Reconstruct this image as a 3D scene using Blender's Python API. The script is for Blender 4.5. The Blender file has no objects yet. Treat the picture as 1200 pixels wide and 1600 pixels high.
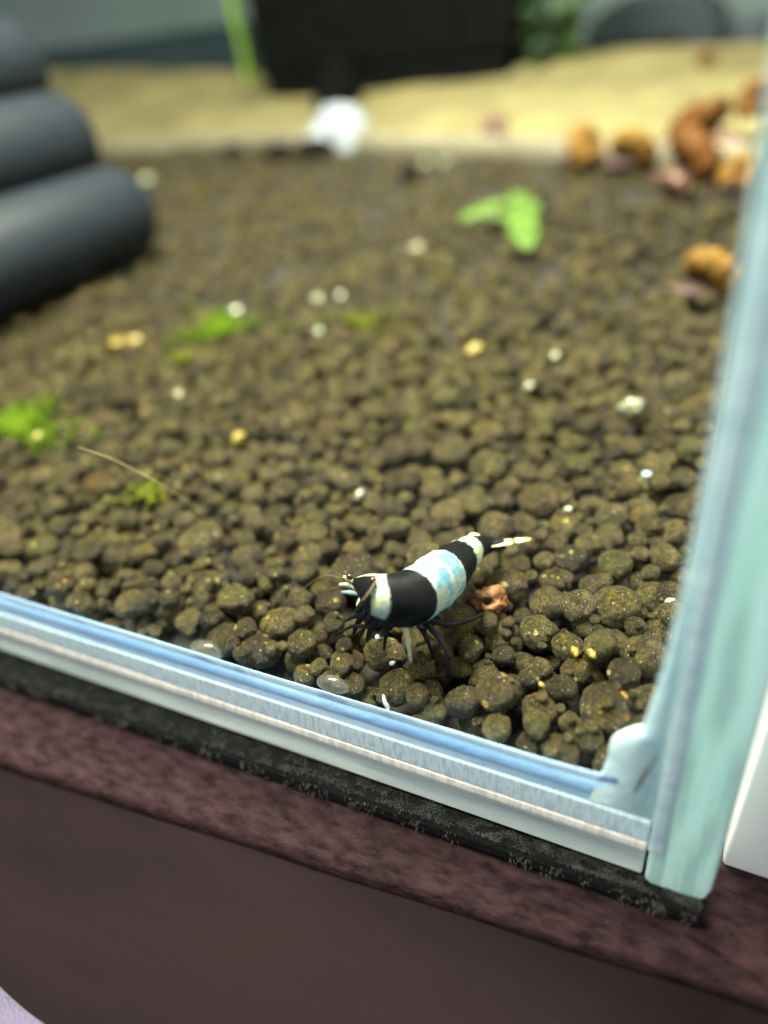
import bpy, math, random
import numpy as np
from mathutils import Vector, Matrix, Euler, noise

random.seed(7); RNG = np.random.default_rng(7)
S = 0.85e-3                       # one build unit in metres (a little under a millimetre)
scene = bpy.context.scene
COL = scene.collection
R = math.radians

# ------------------------------------------------------------------ camera
CAM = np.array([-0.6, -41.5, 73.8])
PITCH, YAW, ROLL, FPX = R(34.9), R(-29.5), R(-7.8), 1110.0
_f = np.array([math.sin(YAW) * math.cos(PITCH), math.cos(YAW) * math.cos(PITCH), -math.sin(PITCH)])
_r = np.array([math.cos(YAW), -math.sin(YAW), 0.0]); _u = np.cross(_r, _f)
_c, _s = math.cos(ROLL), math.sin(ROLL)
CR, CU, CF = _c * _r + _s * _u, -_s * _r + _c * _u, _f
cd = bpy.data.cameras.new('camera'); cam = bpy.data.objects.new('camera', cd); COL.objects.link(cam)
cd.sensor_fit = 'VERTICAL'; cd.sensor_height = 36.0; cd.lens = 36.0 * FPX / 1600.0
cd.clip_start = 0.002; cd.clip_end = 20.0
m = Matrix.Identity(4)
for i in range(3):
    m[i][0], m[i][1], m[i][2], m[i][3] = CR[i], CU[i], -CF[i], CAM[i] * S
cam.matrix_world = m
cd.dof.use_dof = True; cd.dof.focus_distance = 78.5 * S
cd.dof.aperture_fstop = (cd.lens * 1e-3) / (3.25 * S); cd.dof.aperture_blades = 0
scene.camera = cam

# ------------------------------------------------------------------ light
w = bpy.data.worlds.new('World'); scene.world = w; w.use_nodes = True
w.node_tree.nodes['Background'].inputs[0].default_value = (0.92, 0.95, 1.0, 1)
w.node_tree.nodes['Background'].inputs[1].default_value = 0.11
def area(name, loc, look, sx, sy, power, col):
    l = bpy.data.lights.new(name, 'AREA'); l.shape = 'RECTANGLE'; l.size = sx * S; l.size_y = sy * S
    l.energy = power; l.color = col
    o = bpy.data.objects.new(name, l); COL.objects.link(o)
    o.location = Vector(loc) * S
    o.rotation_euler = (Vector(look) - Vector(loc)).to_track_quat('-Z', 'Y').to_euler()
    return o
area('tank_lamp', (-120, 74, 320), (-115, 72, 0), 330, 110, 7.6, (1.0, 0.95, 0.76))
area('front_fill_lamp', (250, -1150, 620), (-60, 0, 0), 500, 500, 5.4, (0.90, 0.96, 1.0))  # added fill out of view, brightens the glass and silicone fronts
scene.view_settings.view_transform = 'Standard'; scene.view_settings.look = 'None'
scene.view_settings.exposure = 0.0; scene.view_settings.gamma = 1.0
scene.cycles.transparent_max_bounces = 24
scene.cycles.max_bounces = 8
scene.cycles.caustics_reflective = False; scene.cycles.caustics_refractive = False

# ------------------------------------------------------------------ geometry helpers
def ray(px, py):
    return CF + CR * (px - 600) / FPX - CU * (py - 800) / FPX
def on_z(px, py, z):
    d = ray(px, py); return CAM + d * (z - CAM[2]) / d[2]
def on_y(px, py, y):
    d = ray(px, py); return CAM + d * (y - CAM[1]) / d[1]
def soil_h(x, y):
    t = np.clip((y - 60) / 260.0, 0, 1)
    return 14.0 + 1.4 * (1 - np.exp(-np.maximum(y, 0) / 10.0)) + 6.5 * t * t * (3 - 2 * t) \
        + 0.55 * np.sin(x * .11 + 1.0) * np.sin(y * .13 + .4) + 0.3 * np.sin(x * .31 + y * .23)
def on_soil(px, py, up=0.9):
    z = 16.0
    for _ in range(12):
        p = on_z(px, py, z); z = float(soil_h(p[0], p[1])) + up
    return on_z(px, py, z)
def depth(p):
    return float((np.asarray(p) - CAM) @ CF)

class MB:
    """collects verts / faces / material indices / one colour per vertex"""
    def __init__(s): s.v = []; s.f = []; s.mi = []; s.c = []
    def add(s, vs, fs, mi=0, col=None):
        b = len(s.v)
        s.v += [tuple(map(float, p)) for p in vs]
        s.f += [tuple(i + b for i in f) for f in fs]; s.mi += [mi] * len(fs)
        if col is None: col = (1, 1, 1, 1)
        if isinstance(col, list): s.c += col
        else: s.c += [col] * len(vs)
    def box(s, a, b, mi=0):
        (x0, y0, z0), (x1, y1, z1) = a, b
        vs = [(x, y, z) for z in (z0, z1) for y in (y0, y1) for x in (x0, x1)]
        s.add(vs, [(0, 2, 3, 1), (4, 5, 7, 6), (0, 1, 5, 4), (2, 6, 7, 3), (0, 4, 6, 2), (1, 3, 7, 5)], mi)
    def prism(s, prof, p0, p1, ax='x', mi=0):
        """closed profile (a,b) swept between two coordinates along an axis"""
        n = len(prof); vs = []
        for t in (p0, p1):
            for a, b in prof:
                vs.append((t, a, b) if ax == 'x' else (a, t, b) if ax == 'y' else (a, b, t))
        fs = [(i, (i + 1) % n, n + (i + 1) % n, n + i) for i in range(n)] + [tuple(range(n))[::-1], tuple(range(n, 2 * n))]
        s.add(vs, fs, mi)
    def tube(s, pts, rad, n=8, mi=0, col=None, squash=1.0, upv=(0, 0, 1), cap=True):
        P = [Vector(map(float, p)) for p in pts]; k = len(P)
        if not hasattr(rad, '__len__'): rad = [rad] * k
        up = Vector(upv); vs = []
        cl = [] if isinstance(col, list) else col
        for i in range(k):
            t = (P[min(i + 1, k - 1)] - P[max(i - 1, 0)]).normalized()
            a = t.cross(up)
            if a.length < 1e-4: a = t.cross(Vector((1, 0.3, 0)))
            a.normalize(); b = a.cross(t).normalized(); up = b
            for j in range(n):
                q = 2 * math.pi * j / n
                vs.append(P[i] + a * (math.cos(q) * rad[i]) + b * (math.sin(q) * rad[i] * squash))
            if isinstance(col, list): cl += [col[i]] * n
        fs = [(i * n + j, i * n + (j + 1) % n, (i + 1) * n + (j + 1) % n, (i + 1) * n + j) for i in range(k - 1) for j in range(n)]
        if cap: fs += [tuple(range(n))[::-1], tuple(range((k - 1) * n, k * n))]
        s.add(vs, fs, mi, cl)
    def mesh(s, name, mats, smooth=True, recalc=True):
        me = bpy.data.meshes.new(name)
        me.from_pydata([(x * S, y * S, z * S) for x, y, z in s.v], [], s.f)
        for mm in (mats if isinstance(mats, (list, tuple)) else [mats]): me.materials.append(mm)
        if any(s.mi): me.polygons.foreach_set('material_index', s.mi)
        if smooth: me.polygons.foreach_set('use_smooth', [True] * len(me.polygons))
        at = me.color_attributes.new('tint', 'FLOAT_COLOR', 'POINT')
        at.data.foreach_set('color', np.array(s.c, dtype=np.float32).ravel())
        me.validate(); me.update()
        if recalc:
            import bmesh
            bm = bmesh.new(); bm.from_mesh(me); bmesh.ops.recalc_face_normals(bm, faces=bm.faces); bm.to_mesh(me); bm.free()
        return me
    def build(s, name, mats, parent=None, smooth=True, bevel=0, seg=3, loc=None):
        o = bpy.data.objects.new(name, s.mesh(name, mats, smooth)); COL.objects.link(o)
        if parent: o.parent = parent
        if loc is not None: o.location = Vector(map(float, loc)) * S
        if bevel:
            b = o.modifiers.new('bevel', 'BEVEL'); b.width = bevel * S; b.segments = seg; b.limit_method = 'ANGLE'; b.angle_limit = R(35)
            o.modifiers.new('wn', 'WEIGHTED_NORMAL')
        return o
def tag(o, label=None, cat=None, group=None, kind=None):
    for k, v in (('label', label), ('category', cat), ('group', group), ('kind', kind)):
        if v: o[k] = v
    return o
def thing(name, loc, label, cat, group=None):
    o = bpy.data.objects.new(name, None); COL.objects.link(o); o.location = Vector(map(float, loc)) * S
    o.empty_display_size = .005
    return tag(o, label, cat, group)
def spline(pts, n):
    P = np.array(pts, float); k = len(P); out = []
    for t in np.linspace(0, k - 1, n):
        i = min(int(t), k - 2); u = t - i
        p0, p1, p2, p3 = P[max(i - 1, 0)], P[i], P[i + 1], P[min(i + 2, k - 1)]
        out.append(.5 * (2 * p1 + (p2 - p0) * u + (2 * p0 - 5 * p1 + 4 * p2 - p3) * u * u + (3 * p1 - p0 - 3 * p2 + p3) * u ** 3))
    return np.array(out)
_ico = {}
def ico(sub):
    if sub not in _ico:
        import bmesh
        bm = bmesh.new(); bmesh.ops.create_icosphere(bm, subdivisions=sub, radius=1)
        v = np.array([x.co[:] for x in bm.verts]); f = np.array([[x.index for x in q.verts] for q in bm.faces]); bm.free()
        _ico[sub] = (v, f)
    return _ico[sub]

# ------------------------------------------------------------------ material helpers
def mat(name):
    mt = bpy.data.materials.new(name); mt.use_nodes = True
    nt = mt.node_tree; return mt, nt, nt.nodes['Principled BSDF']
def nd(nt, typ, ins=None, **kw):
    n = nt.nodes.new(typ)
    for k, v in kw.items(): setattr(n, k, v)
    for k, v in (ins or {}).items():
        if hasattr(v, 'is_linked') or isinstance(v, bpy.types.NodeSocket): nt.links.new(v, n.inputs[k])
        else: n.inputs[k].default_value = v
    return n
def coords(nt, scale=1.0, stretch=(1, 1, 1)):
    tc = nd(nt, 'ShaderNodeTexCoord')
    mp = nd(nt, 'ShaderNodeMapping', {'Vector': tc.outputs['Object'], 'Scale': tuple(scale * q / S for q in stretch)})
    return mp.outputs[0]
def ramp(nt, fac, stops, mode='LINEAR'):
    r_ = nd(nt, 'ShaderNodeValToRGB', {'Fac': fac}); cr = r_.color_ramp; cr.interpolation = mode
    while len(cr.elements) < len(stops): cr.elements.new(.5)
    for e, (p, c) in zip(cr.elements, stops):
        e.position = p; e.color = (*c, 1) if len(c) == 3 else c
    return r_.outputs[0]
def mix(nt, fac, a, b, blend='MIX'):
    n = nd(nt, 'ShaderNodeMix', data_type='RGBA', blend_type=blend)
    for idx, v in ((0, fac), (6, a), (7, b)):
        if isinstance(v, bpy.types.NodeSocket): nt.links.new(v, n.inputs[idx])
        else: n.inputs[idx].default_value = v if idx == 0 or len(v) == 4 else (*v, 1)
    return n.outputs[2]
def math_(nt, op, a, b=0.0, clamp=False):
    n = nd(nt, 'ShaderNodeMath', operation=op, use_clamp=clamp)
    for i, v in enumerate((a, b)):
        if isinstance(v, bpy.types.NodeSocket): nt.links.new(v, n.inputs[i])
        else: n.inputs[i].default_value = v
    return n.outputs[0]
def bump(nt, p, h, dist, strength=1.0):
    b = nd(nt, 'ShaderNodeBump', {'Height': h, 'Distance': dist * S, 'Strength': strength})
    nt.links.new(b.outputs[0], p.inputs['Normal'])
def simple(name, col, rough=.5, var=.25, scale=.3, bmp=0.0, bscale=2.0, **kw):
    mt, nt, p = mat(name); v = coords(nt)
    n = nd(nt, 'ShaderNodeTexNoise', {'Vector': v, 'Scale': scale, 'Detail': 5.0})
    lo = tuple(c * (1 - var) for c in col); hi = tuple(min(1, c * (1 + var)) for c in col)
    nt.links.new(ramp(nt, n.outputs[0], [(.3, lo), (.7, hi)]), p.inputs['Base Color'])
    p.inputs['Roughness'].default_value = rough
    if bmp:
        n2 = nd(nt, 'ShaderNodeTexNoise', {'Vector': v, 'Scale': bscale, 'Detail': 4.0}); bump(nt, p, n2.outputs[0], bmp)
    for k, x in kw.items(): p.inputs[k.replace('_', ' ')].default_value = x
    return mt

# clear pane: straight-through transparency with a grazing reflection
def clear(name, tint, refl=1.0):
    mt, nt, p = mat(name); nt.nodes.remove(p); out = nt.nodes['Material Output']
    lw = nd(nt, 'ShaderNodeLayerWeight', {'Blend': .5})
    f = math_(nt, 'POWER', lw.outputs['Facing'], 5.0)
    f = math_(nt, 'MULTIPLY_ADD', f, .5 * refl); f.node.inputs[2].default_value = .012 * refl
    tr = nd(nt, 'ShaderNodeBsdfTransparent', {'Color': (*tint, 1)})
    gl = nd(nt, 'ShaderNodeBsdfGlossy', {'Color': (1, 1, 1, 1), 'Roughness': .03})
    mx = nd(nt, 'ShaderNodeMixShader', {0: f, 1: tr.outputs[0], 2: gl.outputs[0]})
    nt.links.new(mx.outputs[0], out.inputs[0]); return mt
M_clear = clear('clear_glass', (.985, .995, .99), .25)
M_water = clear('water', (.98, .995, .985), .6)

def granule_mat():
    mt, nt, p = mat('soil_granule')
    oi = nd(nt, 'ShaderNodeObjectInfo'); at = nd(nt, 'ShaderNodeAttribute', attribute_name='rnd')
    rnd = math_(nt, 'FRACT', math_(nt, 'ADD', oi.outputs['Random'], at.outputs['Fac']))
    r2 = math_(nt, 'FRACT', math_(nt, 'MULTIPLY', rnd, 17.31)); r3 = math_(nt, 'FRACT', math_(nt, 'MULTIPLY', rnd, 91.7))
    v0 = coords(nt)
    off = nd(nt, 'ShaderNodeCombineXYZ', {0: math_(nt, 'MULTIPLY', rnd, 900.0), 1: math_(nt, 'MULTIPLY', r2, 300.0), 2: 0.0})
    v = nd(nt, 'ShaderNodeVectorMath', {0: v0, 1: off.outputs[0]}, operation='ADD').outputs[0]
    base = ramp(nt, r2, [(0, (.046, .038, .018)), (.35, (.082, .067, .028)), (.7, (.128, .105, .044)), (.94, (.098, .092, .028)), (.992, (.09, .065, .022)), (1, (.13, .075, .02))])
    n1 = nd(nt, 'ShaderNodeTexNoise', {'Vector': v, 'Scale': .55, 'Detail': 6.0, 'Roughness': .65}).outputs[0]
    base = mix(nt, 1.0, base, ramp(nt, n1, [(.36, (.5, .5, .5)), (.5, (1, 1, 1)), (.64, (1.5, 1.42, 1.2))]), 'MULTIPLY')
    # algae and pale stain patches with their own outline
    n2 = nd(nt, 'ShaderNodeTexNoise', {'Vector': v, 'Scale': .33, 'Detail': 3.0, 'Distortion': .6}).outputs[0]
    amt = math_(nt, 'MULTIPLY', ramp(nt, n2, [(.56, (0, 0, 0)), (.66, (1, 1, 1))]), ramp(nt, r3, [(.35, (0, 0, 0)), (.8, (.85, .85, .85))]))
    base = mix(nt, amt, base, ramp(nt, n1, [(.3, (.075, .075, .012)), (.65, (.19, .145, .025))]))
    # fine grit and bright specks
    vo = nd(nt, 'ShaderNodeTexVoronoi', {'Vector': v, 'Scale': 2.1, 'Randomness': 1.0})
    gate = ramp(nt, nd(nt, 'ShaderNodeSeparateColor', {0: vo.outputs['Color']}).outputs[0], [(.62, (0, 0, 0)), (.66, (1, 1, 1))])
    dot = ramp(nt, vo.outputs['Distance'], [(.14, (1, 1, 1)), (.25, (0, 0, 0))])
    sp = math_(nt, 'MULTIPLY', gate, dot)
    hue = ramp(nt, nd(nt, 'ShaderNodeSeparateColor', {0: vo.outputs['Color']}).outputs[1], [(0, (.42, .38, .24)), (.6, (.5, .48, .38)), (.8, (.45, .27, .06)), (1, (.7, .7, .62))])
    base = mix(nt, sp, base, hue)
    vo2 = nd(nt, 'ShaderNodeTexVoronoi', {'Vector': v, 'Scale': .62, 'Randomness': 1.0})
    g2 = ramp(nt, nd(nt, 'ShaderNodeSeparateColor', {0: vo2.outputs['Color']}).outputs[0], [(.86, (0, 0, 0)), (.88, (1, 1, 1))])
    d2 = ramp(nt, vo2.outputs['Distance'], [(.18, (1, 1, 1)), (.27, (0, 0, 0))])
    base = mix(nt, math_(nt, 'MULTIPLY', g2, d2), base, ramp(nt, r3, [(0, (.6, .36, .05)), (.5, (.55, .5, .25)), (1, (.4, .4, .08))]))
    nt.links.new(base, p.inputs['Base Color'])
    n3 = nd(nt, 'ShaderNodeTexNoise', {'Vector': v, 'Scale': 2.6, 'Detail': 8.0, 'Roughness': .78}).outputs[0]
    base2 = mix(nt, 1.0, base, ramp(nt, n3, [(.41, (.30, .29, .27)), (.5, (.9, .9, .9)), (.56, (1.35, 1.3, 1.2)), (.64, (2.3, 2.2, 1.9))]), 'MULTIPLY'); nt.links.new(base2, p.inputs['Base Color'])
    h = math_(nt, 'ADD', n3, math_(nt, 'MULTIPLY', sp, .25))
    bump(nt, p, h, 2.4, 1.0)
    nt.links.new(ramp(nt, n3, [(.42, (.6, .6, .6)), (.6, (.25, .25, .25))]), p.inputs['Roughness'])
    p.inputs['Specular IOR Level'].default_value = .3
    return mt
M_gran = granule_mat()
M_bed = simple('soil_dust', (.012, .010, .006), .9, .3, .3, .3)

# ------------------------------------------------------------------ soil: base sheet, 300 granules, the rest as stuff
def sheet(name, xs, ys, hf, mt):
    X, Y = np.meshgrid(xs, ys); Z = hf(X, Y); nx = len(xs)
    vs = np.stack([X, Y, Z], -1).reshape(-1, 3)
    fs = [(j * nx + i, j * nx + i + 1, (j + 1) * nx + i + 1, (j + 1) * nx + i) for j in range(len(ys) - 1) for i in range(nx - 1)]
    b = MB(); b.add(vs, fs); return b.build(name, mt)
BX = [-640, -460, -370, -300, -247, -200, -159, -98, -39, 0]
BY = [322, 320, 323, 326, 320, 303, 285, 264, 238, 222]
def edge_y(x): return np.interp(x, BX, BY)
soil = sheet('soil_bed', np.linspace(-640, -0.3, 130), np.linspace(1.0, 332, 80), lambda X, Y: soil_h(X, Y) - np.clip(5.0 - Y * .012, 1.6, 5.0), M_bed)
tag(soil, kind='structure')

balls = []; grid = {}; CELL = 5.0
def deposit(x, y, r):
    g =   .91 * r; z = float(soil_h(x, y)) - (4.6 if y < 90 else 2.4) + .6 * r
    ci, cj = int(x // CELL), int(y // CELL)
    for i in (ci - 1, ci, ci + 1):
        for j in (cj - 1, cj, cj + 1):
            for k in grid.get((i, j), ()):
                bx, by, bz, br = balls[k]
                d2 = (x - bx) ** 2 + (y - by) ** 2; q = .91 * br + g
                if d2 < q * q:
                    zz = bz + .82 * math.sqrt(q * q - d2)
                    if zz > z: z = zz
    return z
def left_lim(y): return -108 - 1.2 * y
def fill(y0, y1, n, K, rmul):
    fails = 0
    for _ in range(n):
        r = min(3.3, max(.8, random.lognormvariate(math.log(1.72), .32))) * rmul
        best = None
        for _k in range(K):
            y = random.uniform(y0, y1); x = random.uniform(max(left_lim(y), -630), -r * .8 - .4)
            if y < r * 1.12 + .45 or y > edge_y(x) - 1: continue
            z = deposit(x, y, r); e = z - float(soil_h(x, y)) + .75 * r
            if best is None or e < best[0]: best = (e, x, y, z)
        if best is None or best[0] > 1.2 + random.uniform(-.6, 1.2): 
            fails += 1
            if fails > 500: break
            continue
        _, x, y, z = best
        balls.append((x, y, z, r)); grid.setdefault((int(x // CELL), int(y // CELL)), []).append(len(balls) - 1)
fill(1.2, 40, 3000, 7, 1.0); fill(40, 100, 5000, 6, 1.02); fill(100, 200, 6500, 4, 1.12); fill(200, 328, 6500, 3, 1.25)
fill(1.2, 60, 700, 2, .36); fill(30, 130, 800, 2, .42)     # broken crumbs in the gaps
B = np.array(balls)

NV = 12
def variant(k, sub):
    v, f = ico(sub); out = []
    ax = Vector((random.Random(k).uniform(.88, 1.18), random.Random(k + 50).uniform(.82, 1.05), random.Random(k + 99).uniform(.80, .95)))
    for p in v:
        q = Vector(p)
        d = 1 + .15 * noise.noise(q * 1.1 + Vector((k * 7.3, 0, 0))) + .075 * noise.noise(q * 2.6 + Vector((0, k * 5.1, 0))) + .05 * noise.noise(q * 6.0 + Vector((0, 0, k * 3.3))) + .03 * noise.noise(q * 13 + Vector((k, 0, 0)))
        out.append((q.x * ax.x * d, q.y * ax.y * d, q.z * ax.z * d))
    return np.array(out), f
VAR = {s_: [variant(k, s_) for k in range(NV)] for s_ in (1, 2, 4)}
def ball_rot(n):
    a = RNG.uniform(0, 2 * math.pi, n); t = RNG.normal(0, .28, (n, 2))
    ca, sa = np.cos(a), np.sin(a)
    Rz = np.zeros((n, 3, 3)); Rz[:, 0, 0] = ca; Rz[:, 0, 1] = -sa; Rz[:, 1, 0] = sa; Rz[:, 1, 1] = ca; Rz[:, 2, 2] = 1
    Rx = np.zeros((n, 3, 3)); c_, s_ = np.cos(t[:, 0]), np.sin(t[:, 0]); Rx[:, 0, 0] = 1; Rx[:, 1, 1] = c_; Rx[:, 1, 2] = -s_; Rx[:, 2, 1] = s_; Rx[:, 2, 2] = c_
    return Rx @ Rz
ROT = ball_rot(len(B))
D = B[:, :3] - CAM; DZ = D @ CF; PX = (600 + FPX * (D @ CR) / DZ) / 4; PY = (800 - FPX * (D @ CU) / DZ) / 4; PR = FPX * B[:, 3] / DZ / 4
buf = np.full((400, 300), -1, int)
for i in np.argsort(-DZ):
    if DZ[i] < 5: continue
    r_ = PR[i]; x0, x1 = int(max(0, PX[i] - r_)), int(min(300, PX[i] + r_ + 1)); y0, y1 = int(max(0, PY[i] - r_)), int(min(400, PY[i] + r_ + 1))
    if x0 >= x1 or y0 >= y1: continue
    yy, xx = np.mgrid[y0:y1, x0:x1]; mk = (xx + .5 - PX[i]) ** 2 + (yy + .5 - PY[i]) ** 2 < r_ * r_
    buf[y0:y1, x0:x1][mk] = i
YL = 232.5 + np.arange(300) * 4 * .272 / 4 + 0      # front silicone line, hides what lies under it
for c_ in range(300): buf[int(YL[c_]):, c_] = -1
ids, cnt = np.unique(buf[buf >= 0], return_counts=True)
own = set(ids[np.argsort(-cnt)][:300].tolist())
NOM = 2.2
VM = []
for k in range(NV):
    v, f = VAR[4][k]; b = MB(); b.add(v * NOM, f.tolist()); VM.append(b.mesh('granule', M_gran, recalc=False))
for i in sorted(own):
    x, y, z, r = B[i]
    o = bpy.data.objects.new('granule', VM[i % NV]); COL.objects.link(o); o.parent = soil
    o.matrix_local = Matrix.Translation(Vector((x, y, z)) * S) @ Matrix(ROT[i].tolist()).to_4x4() @ Matrix.Scale(r / NOM, 4)
seen = set(ids.tolist())
vs, fs, rn, off = [], [], [], 0
for i in range(len(B)):
    if i in own: continue
    if i not in seen and DZ[i] < 130 and 0 < PX[i] < 300 and PY[i] < 400 and B[i, 2] < soil_h(B[i, 0], B[i, 1]) - 3: continue
    v, f = VAR[2 if DZ[i] < 175 else 1][i % NV]
    vs.append((v * B[i, 3]) @ ROT[i].T + B[i, :3]); fs.append(f + off); off += len(v); rn.append(np.full(len(v), random.random()))
vs = np.concatenate(vs) * S; fs = np.concatenate(fs)
me = bpy.data.meshes.new('granule_field'); me.vertices.add(len(vs)); me.vertices.foreach_set('co', vs.astype(np.float32).ravel())
me.loops.add(fs.size); me.loops.foreach_set('vertex_index', fs.astype(np.int32).ravel())
me.polygons.add(len(fs)); me.polygons.foreach_set('loop_start', np.arange(0, fs.size, 3, dtype=np.int32)); me.update(calc_edges=True)
me.polygons.foreach_set('use_smooth', np.ones(len(fs), bool))
a_ = me.attributes.new('rnd', 'FLOAT', 'POINT'); a_.data.foreach_set('value', np.concatenate(rn).astype(np.float32))
me.materials.append(M_gran)
gf = bpy.data.objects.new('granule_field', me); COL.objects.link(gf); gf.parent = soil; gf['kind'] = 'stuff'
print('granules', len(B), 'tris', len(fs))

# ------------------------------------------------------------------ sand behind the soil and the low strip between them
M_sand = simple('sand', (.205, .18, .075), .9, .30, .035, .5, 1.4)
TX = [-640, -540, -417, -333, -262, -148, -110, -27, 0]; TZ = [72, 69, 58, 51, 45, 45, 45, 39, 38]
def sand_h(X, Y):
    t = np.clip((Y - edge_y(X)) / (452 - edge_y(X)), 0, 1)
    return 21.5 + (np.interp(X, TX, TZ) - 21.5) * (t * .75 + .25 * t * t) + .7 * np.sin(X * .09) * np.sin(Y * .08 + X * .03) * np.minimum(1, t * 5)
xs = np.linspace(-640, -.4, 140); nt_ = 60
b = MB(); vs = []
for t in np.linspace(0, 1, nt_):
    for x in xs:
        y = edge_y(x) + 1 + (449 - edge_y(x) - 1) * t; vs.append((x, y, float(sand_h(np.array(x), np.array(y)))))
b.add(vs, [(j * 140 + i, j * 140 + i + 1, (j + 1) * 140 + i + 1, (j + 1) * 140 + i) for j in range(nt_ - 1) for i in range(139)])
tag(b.build('sand', M_sand), kind='structure')
M_strip = simple('strip', (.20, .185, .13), .35, .15, .05)
b = MB(); pts = [(x, float(edge_y(x))) for x in np.linspace(-630, -1.2, 60)]
vs = []
for (x, y) in pts:
    z0 = float(soil_h(x, y)) - 6; vs += [(x, y - 1, z0), (x, y - 1, 28), (x, y - .5, 28.6), (x, y + .6, 28.4), (x, y + .6, z0)]
b.add(vs, [(i * 5 + j, i * 5 + (j + 1) % 5, (i + 1) * 5 + (j + 1) % 5, (i + 1) * 5 + j) for i in range(59) for j in range(5)] + [(4, 3, 2, 1, 0), tuple(range(295, 300))])
tag(b.build('divider_strip', M_strip), 'low greyish divider strip curving between the dark soil and the pale sand', 'divider')

# ------------------------------------------------------------------ aquarium
def silicone_mat(name, c0, c1, c2):
    mt, nt, p = mat(name); v = coords(nt)
    n = nd(nt, 'ShaderNodeTexNoise', {'Vector': nd(nt, 'ShaderNodeMapping', {'Vector': v, 'Scale': (.05, .5, .5)}).outputs[0], 'Scale': 1.0, 'Detail': 4.0}).outputs[0]
    nt.links.new(ramp(nt, n, [(.3, c0), (.5, c1), (.7, c2)]), p.inputs['Base Color'])
    p.inputs['Roughness'].default_value = .32
    p.inputs['Coat Weight'].default_value = .5; p.inputs['Coat Roughness'].default_value = .1; p.inputs['Subsurface Weight'].default_value = .12; p.inputs['Subsurface Radius'].default_value = (1, 1.2, 1.5); p.inputs['Subsurface Scale'].default_value = 1.6 * S
    n2 = nd(nt, 'ShaderNodeTexNoise', {'Vector': v, 'Scale': .7, 'Detail': 4.0}).outputs[0]; bump(nt, p, n2, .25, .6)
    return mt
M_sil = silicone_mat('silicone', (.28, .54, .95), (.34, .60, .97), (.42, .68, .98))
M_corner = silicone_mat('corner_silicone', (.44, .66, .74), (.52, .72, .79), (.6, .78, .83))
def edge_mat(name, ca, cb, streak, ax):
    """ground glass edge: fine grinding marks, with bright highlights painted in as streaks"""
    mt, nt, p = mat(name)
    v = coords(nt, 1.0, streak)
    n = nd(nt, 'ShaderNodeTexNoise', {'Vector': v, 'Scale': 1.0, 'Detail': 3.0}).outputs[0]
    n2 = nd(nt, 'ShaderNodeTexNoise', {'Vector': coords(nt), 'Scale': .09, 'Detail': 5.0}).outputs[0]
    c = mix(nt, n2, ca, cb); c = mix(nt, .5, c, ramp(nt, n, [(.38, (.6, .62, .66)), (.5, (1, 1, 1)), (.6, (1.25, 1.22, 1.2))]), 'MULTIPLY'); p.inputs['Coat Weight'].default_value = .5; p.inputs['Coat Roughness'].default_value = .08
    nt.links.new(c, p.inputs['Base Color']); p.inputs['Roughness'].default_value = .3
    p.inputs['Subsurface Weight'].default_value = .4; p.inputs['Subsurface Radius'].default_value = (1, 1.3, 1.3); p.inputs['Subsurface Scale'].default_value = 1.5 * S
    bump(nt, p, n, .12, .5); return mt
M_ground = edge_mat('ground_edge', (.55, .78, .88), (.72, .90, .95), (2.6, .4, .5), 'x')
M_cham = edge_mat('chamfer_edge', (.75, .82, .74), (.95, .95, .80), (1.8, .3, .3), 'x')
M_base = edge_mat('base_edge', (.46, .58, .58), (.80, .90, .82), (.05, .5, .5), 'x')
M_mint = edge_mat('mint_edge', (.52, .86, .78), (.66, .92, .86), (.9, .3, .06), 'x')  # vertical streaks paint white highlights into the edge colour
tank = thing('aquarium', (-300, 225, 0), 'rimless glass aquarium with pale blue silicone seams and a mint green corner edge', 'aquarium')
OFF = (-300, 225, 0)
def tpart(b, name, mats, **kw):
    b.v = [(x - OFF[0], y - OFF[1], z - OFF[2]) for x, y, z in b.v]
    return b.build(name, mats, tank, **kw)
XL = -640
b = MB(); b.prism([(-.1, 0.5), (.12, 1.7), (.26, 3.0), (.2, 3.9), (0, 4.6), (.25, 6.0), (2.5, 6.2), (6, 6.2), (6, 0.5)], XL, -.25); tpart(b, 'base_edge', M_base, smooth=False, bevel=.25)
b = MB(); b.prism([(-.12, 4.75), (-.2, 5.2), (-.1, 6.1), (.6, 6.2), (.6, 4.75)], XL, -.28); tpart(b, 'chamfer', M_cham, smooth=False, bevel=.12)
b = MB(); b.box((XL, 6.05, .5), (-.05, 452, 6.1)); tpart(b, 'bottom_pane', M_ground, smooth=False)
b = MB(); b.prism([(-.05, 6.3), (-.05, 9.4), (.05, 9.57), (.8, 9.57), (.8, 6.3)], XL, -.3); tpart(b, 'ground_edge', M_ground, smooth=False, bevel=.08)
b = MB(); b.box((XL, -.27, 9.62), (-.02, .1, 210)); tpart(b, 'front_pane', M_clear, smooth=False)
b = MB(); b.box((XL, 449, 6.2), (-.02, 452, 210)); tpart(b, 'back_pane', M_clear, smooth=False)
b = MB(); b.box((XL - 4, 0, 6.2), (XL - .1, 452, 210)); tpart(b, 'left_pane', M_clear, smooth=False)
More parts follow.
